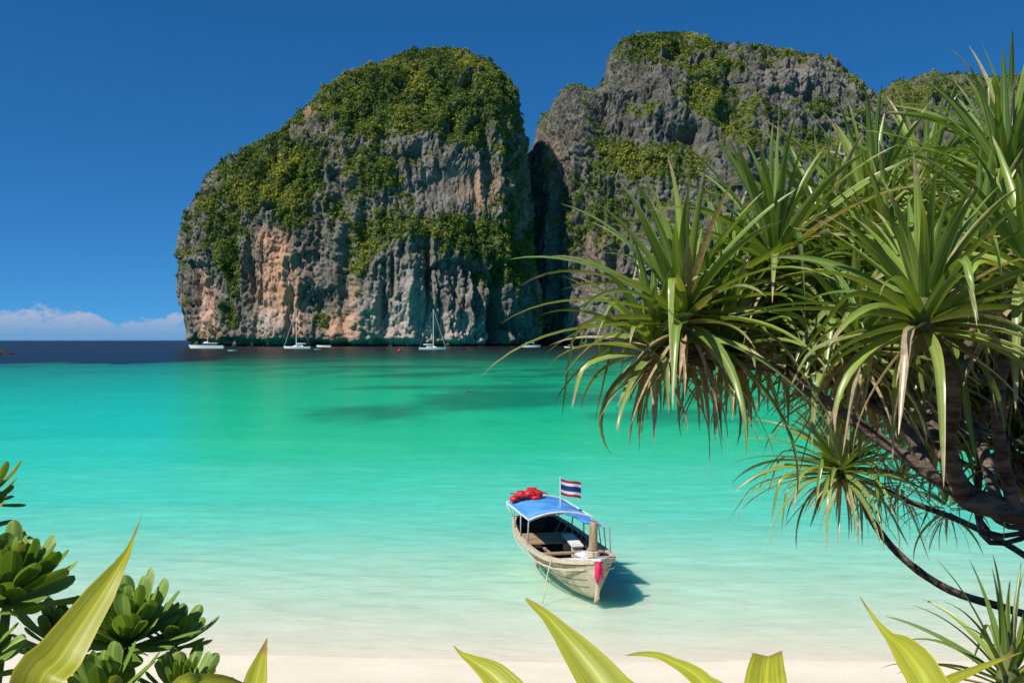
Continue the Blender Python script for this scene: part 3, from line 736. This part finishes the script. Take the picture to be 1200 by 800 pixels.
for px, py, lab in ((468, 411.5, 'small red mooring buoy near the sailing yacht'), ):
    d = CAM_Z * F / (py - 397.0); p = P(px, py, d)
    b = MB(); b.ell((0, 0, .3), (1.0, 1.0, .8), 12, 8); b.tube([(0, 0, .9), (0, 0, 1.6)], .15, 6); b.build('mooring_buoy', m_red, None, True, label=lab, cat='buoy', loc=(p[0], d, 0))
d = CAM_Z * F / (415.0 - 397); b = MB(); b.ell((0, 0, -.3), (5, 3, 1.9), 16, 10, .12, 5); b.ell((3.0, 0, -.3), (3, 2, 1.2), 14, 8, .12, 6)
b.build('rock', simple('dark_rock', (.03, .027, .025), .9, .4, .8, bump=.5), None, True, label='low dark rock awash in the open water off the headland', cat='rock', loc=(P(-2, 415, d)[0], d, 0))

# ---------------------------------------------------------------- foreground plants
def leaf_mat(name, lo, hi, dry, rough=.42, trans=.35, tip=.80, edge=None, spec=.4):
    m, nt, out = new_mat(name); g = NT(nt)
    al = g.attr('along'); tn = g.attr('tone'); dr = g.attr('dry'); ac = g.attr('across')
    v = g.coord('Object', (1, 1, 1)); nz = g.noise(v, 9, 4, .6); nf = g.noise(v, 30, 3, .6)
    c = g.mix(g.math('ADD', g.math('MULTIPLY', tn, .8), g.math('MULTIPLY', nz, .25), clamp=True), lo, hi)
    c = g.mix(g.rng(g.math('ABSOLUTE', ac), .22, .0, 0, .45), c, tuple(min(1, q * 1.5) for q in hi))      # paler midrib
    if edge: c = g.mix(g.rng(g.math('ABSOLUTE', ac), .72, 1, 0, .6), c, edge)
    cb = g.n('ShaderNodeCombineXYZ'); g.link(g.math('MULTIPLY', ac, 9.0), cb.inputs[0]); g.link(g.math('MULTIPLY', al, 1.2), cb.inputs[1]); g.link(g.math('MULTIPLY', tn, 40.0), cb.inputs[2])
    vein = g.noise(cb.outputs[0], 1.0, 3, .6)
    c = g.mix(g.rng(vein, .40, .62, .42, 0), c, tuple(q * .45 for q in lo))
    spot = g.rng(g.noise(v, 24, 5, .7), .68, .76, 0, .7); c = g.mix(spot, c, tuple(q * .6 for q in dry))
    tipf = g.rng(g.math('ADD', al, g.math('MULTIPLY', g.math('SUBTRACT', nz, .5), .35)), tip, tip + .14)
    dd = g.math('MAXIMUM', g.math('MULTIPLY', tipf, g.rng(tn, .25, .75)), dr)
    c = g.mix(dd, c, g.mix(g.rng(nf, .35, .65), tuple(q * .55 for q in dry), dry))
    bs = g.principled(c, rough, g.bump(nf, .12, .004), spec)
    tl = g.n('ShaderNodeBsdfTranslucent'); g.link(g.mix(1.0, c, (1.25, 1.25, .45), 'MULTIPLY'), tl.inputs['Color'])
    mx = g.n('ShaderNodeMixShader'); mx.inputs[0].default_value = trans
    g.link(bs, mx.inputs[1]); g.link(tl.outputs[0], mx.inputs[2]); g.link(mx.outputs[0], out.inputs['Surface']); return m
m_pand = leaf_mat('screw_pine_leaf', (.085, .185, .045), (.43, .53, .095), (.62, .46, .29), .33, .27, .76, spec=.55)
m_blade = leaf_mat('broad_blade_leaf', (.24, .33, .03), (.56, .55, .045), (.50, .26, .08), .45, .34, .86, edge=(.62, .54, .05))
m_scae = leaf_mat('sea_lettuce_leaf', (.10, .21, .035), (.38, .52, .10), (.50, .44, .10), .46, .30, 1.3, edge=(.32, .45, .11))
m_bark, nt, out = new_mat('screw_pine_bark'); g = NT(nt)
rings = g.noise(g.coord('Object', (5, 5, 22)), 1.0, 5, .6); bl = g.noise(g.coord('Object'), 9, 5, .7)
c = g.mix(g.rng(rings, .38, .62), (.055, .038, .026), (.21, .155, .115)); c = g.mix(g.rng(bl, .60, .74), c, (.34, .27, .22))
g.link(g.principled(c, .85, g.bump(g.math('ADD', rings, bl), .7, .03), .2), out.inputs['Surface'])
m_stem = simple('green_stem', (.16, .17, .06), .6, .25, 12)

def strip(path, width, side, fold=.22, across=3, twist=None):
    """leaf blade along path (n,3); side = unit vectors across it; returns verts, faces, along, across"""
    path = np.asarray(path, float); n = len(path)
    T = np.gradient(path, axis=0); T /= np.linalg.norm(T, axis=1)[:, None] + 1e-9
    S = np.asarray(side, float); S = np.broadcast_to(S, (n, 3)) - T * (np.broadcast_to(S, (n, 3)) * T).sum(1)[:, None]; S = S / (np.linalg.norm(S, axis=1)[:, None] + 1e-9)
    Nn = np.cross(S, T)
    if twist is not None:
        ca, sa = np.cos(twist)[:, None], np.sin(twist)[:, None]; S, Nn = S * ca + Nn * sa, Nn * ca - S * sa
    a = np.linspace(-1, 1, across)
    V = path[:, None] + S[:, None] * (a[None, :, None] * width[:, None, None] * .5) + Nn[:, None] * ((np.abs(a) - .5)[None, :, None] * fold * width[:, None, None] * -1)
    return V.reshape(-1, 3), grid_faces(n, across), np.repeat(np.linspace(0, 1, n), across), np.tile(a, n)

def pandan_leaf(rn, base, azm, e0, L, wid, droop, kink=None, axis_tilt=None, nseg=12):
    s = np.linspace(0, 1, nseg)
    e = e0 - droop * s ** 1.7
    if kink is not None:
        ks, ka = kink; e = np.where(s > ks, ka + (e - ka) * np.exp(-(s - ks) / .035), e)
    azs = azm + rn.normal(0, .12) * s
    d = np.stack([np.cos(e) * np.cos(azs), np.cos(e) * np.sin(azs), np.sin(e)], 1)
    path = base + np.concatenate([[np.zeros(3)], np.cumsum((d[1:] + d[:-1]) / 2 * L / (nseg - 1), 0)])
    w = wid * np.clip(.62 + 1.6 * s, 0, 1) * np.clip(1 - s, 0, 1) ** .62 * (1 - .25 * s) + .0015
    side = np.array([-math.sin(azm), math.cos(azm), 0])
    tw = rn.normal(0, .25) + rn.normal(0, .55) * s ** 1.5
    return strip(path, w, side, .30, 3, tw)

def leaf_obj(name, geo, mat, parent, tone, dry, **kw):
    V, Fc, al, ac = geo
    me = mesh_np(name, V, Fc, True, {'along': al, 'across': ac, 'tone': np.full(len(V), tone), 'dry': np.full(len(V), dry)})
    return link(name, me, mat, parent, **kw)

class LeafPool:
    """leaves past the limit of single parts, joined"""
    def __init__(s): s.g = []; s.n = 0
    def add(s, geo, tone, dry):
        V, Fc, al, ac = geo; s.g.append((V, Fc + s.n, al, ac, np.full(len(V), tone), np.full(len(V), dry))); s.n += len(V)
    def build(s, name, mat, parent):
        if not s.g: return
        V, Fc, al, ac, tn, dr = (np.concatenate(a) for a in zip(*s.g))
        link(name, mesh_np(name, V, Fc, True, {'along': al, 'across': ac, 'tone': tn, 'dry': dr}), mat, parent, kind='stuff')

def rosette(parent, center, L, n, seed, lean=(0, 0), pool=None, wid=.086, dry_n=9, up_bias=0.0, kinks=.34, only_front=False):
    """a head of sword leaves: upright in the middle, arching further out, dry and hanging below"""
    rn = np.random.default_rng(seed); c = np.asarray(center, float)
    root = parent
    if pool is None:
        b = MB(); b.tube([c + [0, 0, -.22], c + [0, 0, -.05], c + [lean[0] * .1, lean[1] * .1, .10], c + [lean[0] * .2, lean[1] * .2, .26]], [.055, .062, .045, .008], 9)
        root = b.build('leaf_rosette', m_stem, parent, True)
    for i in range(n + dry_n):
        t = (i + .5) / n
        azm = i * 2.39996 + rn.normal(0, .12)
        dead = i >= n
        if dead:
            e0 = rn.uniform(-1.2, -.3); Lx = L * rn.uniform(.45, .95); droop = rn.uniform(.3, .8); w = wid * .55; kk = None; tone, dry = rn.uniform(.3, .7), rn.uniform(.75, 1)
        else:
            e0 = R(86) - (t ** .85) * R(105) + rn.normal(0, .10) + up_bias
            Lx = L * rn.uniform(.82, 1.12) * (.72 + .42 * min(1, t * 1.6)); droop = rn.uniform(.12, .45) + 1.05 * t * rn.uniform(.4, 1.3)
            w = wid * rn.uniform(.8, 1.15); kk = None
            if t > .42 and rn.random() < kinks: kk = (rn.uniform(.35, .72), rn.uniform(-1.45, -.95))
            tone, dry = float(np.clip(rn.normal(.46, .28), 0, 1)), (float(rn.uniform(.5, 1)) if rn.random() < .05 else 0.0 if t < .75 else float(np.clip(rn.normal(.05, .15), 0, .5)))
        e0 += .5 * (math.cos(azm) * lean[0] + math.sin(azm) * lean[1])
        h = .10 - .22 * min(t, 1.1)
        base = c + np.array([.035 * math.cos(azm), .035 * math.sin(azm), h])
        geo = pandan_leaf(rn, base, azm, e0, Lx, w, droop, kk)
        if pool is None: leaf_obj('leaf', geo, m_pand, root, tone, dry)
        else: pool.add(geo, tone, dry)
    return root

def smooth_path(pts, n=5):
    pts = np.asarray(pts, float); out_ = []
    q = np.concatenate([[2 * pts[0] - pts[1]], pts, [2 * pts[-1] - pts[-2]]])
    for i in range(1, len(q) - 2):
        for t in np.linspace(0, 1, n, endpoint=False):
            a, b_, c_, d_ = q[i - 1:i + 3]
            out_.append(.5 * (2 * b_ + (c_ - a) * t + (2 * a - 5 * b_ + 4 * c_ - d_) * t * t + (3 * b_ - a - 3 * c_ + d_) * t ** 3))
    out_.append(pts[-1]); return np.array(out_)
def limb(name, pts, r0, r1, parent, seed=0, n=6):
    r0, r1 = r0 * .52, r1 * .56
    p = smooth_path(pts, n); rn = np.random.default_rng(seed)
    rad = np.linspace(r0, r1, len(p)) * (1 + rn.normal(0, .05, len(p)))
    b = MB(); b.tube(p, rad, 10); return b.build(name, m_bark, parent, True)

# --- main screw pine, reaching in from the right
A0 = np.array([4.55, 6.2, float(ground_z(4.55, 6.2)) - .1])
ta = thing('screw_pine_tree', 'big screw pine leaning over the bay on a thick pale forked trunk', 'tree', tuple(A0))
inv = Matrix.Translation(-Vector(A0))
def fix(o):          # built in world coordinates: keep them under the moved root
    o.matrix_parent_inverse = o.parent.matrix_world.inverted(); return o
def tree_children(root):
    bpy.context.view_layer.update()
    for ch in root.children: ch.matrix_parent_inverse = root.matrix_world.inverted()
R1, R2, R3, R4 = P(802, 362, 6.2), P(908, 300, 6.6), P(1082, 362, 5.1), P(1022, 262, 7.2)
fork = P(1128, 582, 6.0)
limb('trunk', [A0, A0 + [-.1, -.05, .9], P(1290, 618, 6.05), P(1200, 603, 6.0), fork], .175, .125, ta, 1)
limb('branch', [fork, P(1075, 545, 6.0), P(1000, 492, 6.1), P(945, 455, 6.2), P(918, 432, 6.2), P(868, 428, 6.2), P(825, 425, 6.2), P(806, 395, 6.2)], .075, .05, ta, 2)
limb('branch', [fork, P(1112, 520, 5.7), P(1118, 455, 5.35), P(1098, 405, 5.15), P(1084, 380, 5.1)], .10, .055, ta, 3)
limb('branch', [P(1090, 553, 6.0), P(1060, 500, 6.3), P(1000, 460, 6.7), P(945, 425, 6.8), P(915, 380, 6.8), P(908, 313, 6.6)], .075, .05, ta, 4)
limb('branch', [P(1115, 560, 6.0), P(1085, 480, 6.6), P(1045, 410, 7.2), P(1025, 330, 7.3), P(1022, 272, 7.2)], .075, .05, ta, 5)
limb('branch', [P(1170, 598, 6.0), P(1150, 520, 6.8), P(1115, 430, 7.6), P(1105, 330, 7.8)], .08, .05, ta, 6)
limb('branch', [P(1190, 602, 6.0), P(1170, 500, 5.8), P(1180, 400, 5.7), P(1205, 320, 5.6)], .08, .05, ta, 7)
rosette(ta, R1, 1.04, 75, 101, (-.45, -.30), dry_n=26, kinks=.35)
rosette(ta, R2, 1.04, 60, 102, (-.1, -.1), up_bias=.08, dry_n=6)
rosette(ta, R3, .82, 74, 103, (.0, -.40), wid=.086, dry_n=4, kinks=.6)
rosette(ta, R4, 1.10, 50, 104, (.0, -.1), up_bias=.10, dry_n=5)
pool = LeafPool()
rosette(ta, P(1105, 322, 7.8), 1.1, 50, 105, pool=pool)
rosette(ta, P(1205, 312, 5.6), .95, 50, 106, pool=pool)
rosette(ta, P(965, 372, 7.4), .95, 40, 107, pool=pool)
for k, (hx, hy, hd_, hl, hn) in enumerate(((852, 360, 6.9, 1.1, 44), (965, 290, 7.3, 1.2, 44), (1040, 325, 6.5, 1.05, 44), (1145, 320, 6.3, 1.05, 48), (1178, 215, 6.6, 1.1, 48), (765, 398, 6.3, .8, 34), (905, 385, 6.9, .85, 36), (850, 395, 6.4, .75, 30), (1000, 395, 6.2, .8, 34))):
    c_ = P(hx, hy, hd_); rosette(ta, c_, hl * .88, int(hn * 1.3), 170 + k, (-.15, -.25), pool=pool, dry_n=12)
    j = P(*((868, 428, 6.2), (945, 425, 6.8), (1045, 410, 7.2), (1118, 455, 5.35), (1180, 400, 5.7), (825, 425, 6.2), (945, 455, 6.2), (868, 428, 6.2), (1000, 460, 6.7))[k])
    limb('branch', [j, (j + c_) / 2 + [.03, 0, -.04], c_ + [0, 0, -.05]], .06, .045, ta, 60 + k)
limb('branch', [P(1040, 480, 6.4), P(1000, 430, 7.0), P(968, 385, 7.4)], .06, .045, ta, 8)
pool.build('leaves', m_pand, ta)
tree_children(ta)

# --- second screw pine thicket standing behind it
B0 = np.array([5.6, 8.3, float(ground_z(5.6, 8.3)) - .1])
tb2 = thing('screw_pine_tree', 'dense screw pine thicket of dark stems standing behind the forked tree', 'tree', tuple(B0))
heads = [(1185, 175, 7.4, 1.05), (1150, 258, 8.6, 1.15), (1205, 400, 8.2, 1.0), (1140, 455, 8.8, 1.0), (1085, 225, 8.8, 1.15), (1250, 250, 7.6, 1.1), (1190, 520, 8.6, .9), (1050, 430, 9.4, .95), (1100, 500, 9.3, .8), (1180, 330, 9.4, 1.1), (1030, 350, 9.6, 1.0), (1260, 420, 7.8, 1.0)]
hub = P(1255, 610, 8.4)
limb('trunk', [B0, B0 + [-.1, 0, .8], P(1300, 640, 8.35), hub], .13, .11, tb2, 11)
pool = LeafPool(); kept = 0
for k, (hx, hy, hd_, hl) in enumerate(heads):
    c_ = P(hx, hy, hd_)
    m1 = hub * .62 + c_ * .38 + np.array([.12 * math.sin(k * 2.1), 0, -.22]); m2 = hub * .25 + c_ * .75 + np.array([.15 * math.cos(k * 1.7), .1, -.18])
    hs_ = P(1215 + 23 * ((k * 5) % 7), 560 + 22 * ((k * 3) % 6), 8.0 + .15 * (k % 5)); limb('branch', [hub, (hub + hs_) / 2 + [0, 0, -.03], hs_ * .6 + m1 * .4, m2, c_ + [0, 0, -.12]], .05, .04, tb2, 20 + k)
    rosette(tb2, c_, hl, 46, 130 + k, (-.1, -.2), None if k < 5 else pool, dry_n=12 if k < 5 else 22, kinks=.35)
rn_ = np.random.default_rng(77)
for k in range(26):
    c_ = P(rn_.uniform(985, 1230), rn_.uniform(190, 500), rn_.uniform(7.2, 9.8)); rosette(tb2, c_, rn_.uniform(.6, .9), 44, 200 + k, (-.1, -.2), pool, dry_n=16, wid=.07)
    m1 = hub * .5 + c_ * .5 + np.array([.2 * math.sin(k * 2.3), .1, -.2]); hs_ = P(1150 + 19 * ((k * 5) % 9), 520 + 15 * ((k * 7) % 8), 8.0 + .2 * (k % 7)); limb('branch', [hub, hs_, c_ * .7 + hs_ * .3 + [.1 * math.cos(k), 0, -.1], c_ + [0, 0, -.08]], .045, .035, tb2, 90 + k)
pool.build('leaves', m_pand, tb2)
tree_children(tb2)

# --- slender screw pine lower down the slope
C0 = np.array([7.1, 11.3, float(ground_z(7.1, 11.3)) - .1])
tc3 = thing('screw_pine_tree', 'slender screw pine whose thin curved stem hangs out over the shallows', 'tree', tuple(C0))
limb('trunk', [C0, C0 + [-.25, 0, .55], P(1235, 735, 11.2), P(1190, 716, 11.2), P(1115, 692, 11.2), P(1060, 655, 11.2), P(1022, 610, 11.2), P(1003, 570, 11.2), P(992, 548, 11.2)], .10, .06, tc3, 41)
limb('branch', [P(1260, 700, 11.3), P(1200, 650, 11.2), P(1130, 612, 11.2), P(1060, 585, 11.2), P(1015, 562, 11.2)], .075, .05, tc3, 42)
rosette(tc3, P(985, 545, 11.2), 1.12, 120, 150, (-.3, -.2), wid=.085, dry_n=24, kinks=.4)
pool = LeafPool(); rosette(tc3, P(1055, 560, 11.6), .7, 36, 151, pool=pool, wid=.05); rosette(tc3, P(1110, 590, 11.6), .6, 26, 152, pool=pool, wid=.05, dry_n=10)
pool.build('leaves', m_pand, tc3)
tree_children(tc3)

# --- young screw pine in the corner of the bank
D0 = np.array([2.62, 5.2, float(ground_z(2.62, 5.2)) - .03])
td = thing('young_screw_pine', 'young dark screw pine sprouting from the bank under the curved stem', 'plant', tuple(D0))
top = P(1182, 792, 5.2)
limb('trunk', [D0, (D0 + top) / 2 + [.04, 0, 0], top + [0, 0, -.05]], .06, .05, td, 51)
rosette(td, top, .66, 44, 160, (-.1, -.1), wid=.05, up_bias=.15, kinks=.12, dry_n=3)
tree_children(td)

# --- broad strap-leaved plants at the photographer's feet
def blade(parent, pts, d, base, tone=.5, dd=0.0, fold=.16, name='leaf', **kw):
    """pts: (px, py, width px) from the tip inward, at distance d; then down to the plant's base"""
    pts = [(x, y, w, d + .36 - dd * i) for i, (x, y, w) in enumerate(pts)]
    P3 = [P(x, y, dq) for x, y, w, dq in pts]; W3 = [w * dq / F for x, y, w, dq in pts]
    last = P3[-1]; base = np.asarray(base, float)
    P3 += [last * .55 + base * .45 + [0, .03, .06], base]; W3 += [W3[-1] * .85, W3[-1] * .5]
    p = smooth_path(P3[::-1], 4); w = np.interp(np.linspace(0, 1, len(p)), np.linspace(0, 1, len(W3)), W3[::-1])
    T = np.gradient(p, axis=0); view = p - np.array([0, 0, CAM_Z]); side = np.cross(T, view + np.array([.5, 0, -.9])[None]); side /= np.linalg.norm(side, axis=1)[:, None] + 1e-9
    return leaf_obj(name, strip(p, w, side, fold, 5), m_blade, parent, tone, 0.0, **kw)
def bladed(x, y, label, leaves):
    base = np.array([x, y, float(ground_z(x, y)) + .02])
    o = thing('strap_leaf_plant', label, 'plant', tuple(base), 'strap-leaved plants on the bank')
    b = MB(); b.tube([base + [0, 0, -.05], base + [0, 0, .08], base + [0, 0, .22]], [.055, .05, .03], 9); b.build('stem', m_stem, o, True)
    for pts, d, tone in leaves: blade(o, pts, d, base + np.array([0, 0, .1]), min(1.0, tone + .12), .055)
    # leaves that spread away below the frame
    rn = np.random.default_rng(int(x * 10) + 50)
    for k in range(6):
        a = rn.uniform(0, 6.28); leaf_obj('leaf', pandan_leaf(rn, base + [0, 0, .12], a, R(55), .50, .07, 1.6), m_blade, o, .4, 0.0)
    tree_children(o); return o
bladed(-1.22, 2.5, 'strap-leaved plant with a long yellow blade rising before the fleshy shrubs', [
    ([(166, 604, .6), (157, 628, 3), (150, 645, 8), (140, 662, 15), (118, 696, 34), (95, 730, 44), (70, 768, 56), (40, 815, 62)], 2.35, .85),
    ([(313, 747, .6), (307, 768, 12), (301, 790, 24), (296, 815, 32), (285, 850, 36)], 2.5, .75),
    ([(292, 803, .6), (262, 796, 10), (235, 799, 18), (205, 815, 24)], 2.5, .9)])
bladed(.18, 2.6, 'strap-leaved plant with a broad olive blade pointing at the wooden boat', [
    ([(531, 756, .6), (541, 766, 5), (556, 775, 14), (578, 790, 30), (600, 815, 40), (620, 850, 44)], 2.6, .7),
    ([(616, 701, 3), (628, 711, 9), (641, 722, 13), (657, 740, 22), (674, 760, 34), (694, 785, 46), (715, 815, 58), (735, 850, 60)], 2.5, .45),
    ([(733, 768, .6), (750, 766, 5), (772, 768, 8), (790, 776, 11), (810, 787, 18), (826, 802, 24), (845, 835, 28)], 2.6, .6)])
bladed(1.1, 2.6, 'strap-leaved plant with a torn blade beside the young screw pine', [
    ([(900, 766, 34), (899, 775, 38), (898, 788, 44), (898, 805, 50), (900, 850, 52)], 2.55, .7),
    ([(1008, 699, .8), (1017, 713, 3), (1030, 731, 6), (1043, 746, 12), (1056, 756, 26), (1070, 772, 38), (1085, 795, 42), (1100, 840, 44)], 2.5, .65),
    ([(1198, 764, .8), (1170, 774, 5), (1140, 786, 9), (1110, 800, 14), (1085, 825, 18)], 2.7, .95)])

# --- fleshy-leaved beach shrubs on the left
def scae_leaf(rn, base, azm, e0, L, wid):
    s = np.array([0, .12, .3, .48, .65, .8, .9, .97, 1.0]); e = e0 + .6 * (s - .35) * rn.uniform(-.1, 1.0)
    d = np.stack([np.cos(e) * math.cos(azm), np.cos(e) * math.sin(azm), np.sin(e)], 1)
    path = base + np.concatenate([[np.zeros(3)], np.cumsum(d[1:] * L * np.diff(s)[:, None], 0)])
    w = wid * np.interp(s, [0, .12, .4, .7, .86, .95, .985, 1], [.20, .28, .62, 1, .96, .70, .42, .12])
    return strip(path, w, np.array([-math.sin(azm), math.cos(azm), 0]), -.20, 5, np.full(9, rn.normal(0, .35)))
def scaevola(label, root_xy, shoots, seed):
    x, y = root_xy; base = np.array([x, y, float(ground_z(x, y)) - .03]); rn = np.random.default_rng(seed)
    o = thing('beach_shrub', label, 'shrub', tuple(base), 'fleshy-leaved shrubs on the bank')
    for (px, py, d, rpx, n) in shoots:
        c = P(px, py, d); L = rpx * 1.0 * d / F
        b = MB(); mid_ = (base + c) / 2 + np.array([rn.normal(0, .06), rn.normal(0, .04), -.1]); b.tube(smooth_path([base, mid_, c + [0, 0, -.02]], 6), np.linspace(.026, .014, 13), 8)
        st = b.build('stem', m_stem, o, True)
        n = int(n * 1.5)
        for i in range(n):
            t = (i + .5) / n; azm = i * 2.39996 + rn.normal(0, .1)
            e0 = R(86) - t ** 1.1 * R(92) + rn.normal(0, .10)
            leaf_obj('leaf', scae_leaf(rn, c + np.array([0, 0, .03 - .22 * L * t]), azm, e0, L * rn.uniform(.62, 1.05) * (.62 + .42 * min(1, t * 2)), L * rn.uniform(.20, .33)), m_scae, st, float(np.clip(rn.normal(.5, .22), 0, 1)), 0.0 if rn.random() > .04 else .6)
    tree_children(o); return o
scaevola('fleshy-leaved beach shrub with a big round head beside the yellow blade', (-1.55, 2.9), [(8, 700, 2.9, 92, 46), (-75, 620, 3.0, 95, 36), (-20, 590, 3.2, 60, 20), (-40, 790, 2.7, 80, 30)], 61)
scaevola('fleshy-leaved beach shrub behind the long yellow blade with clustered upright leaves', (-1.12, 3.0), [(150, 752, 3.0, 86, 44), (205, 758, 3.1, 58, 26), (120, 830, 2.8, 80, 30), (212, 822, 2.9, 66, 26), (70, 760, 3.2, 70, 22)], 62)
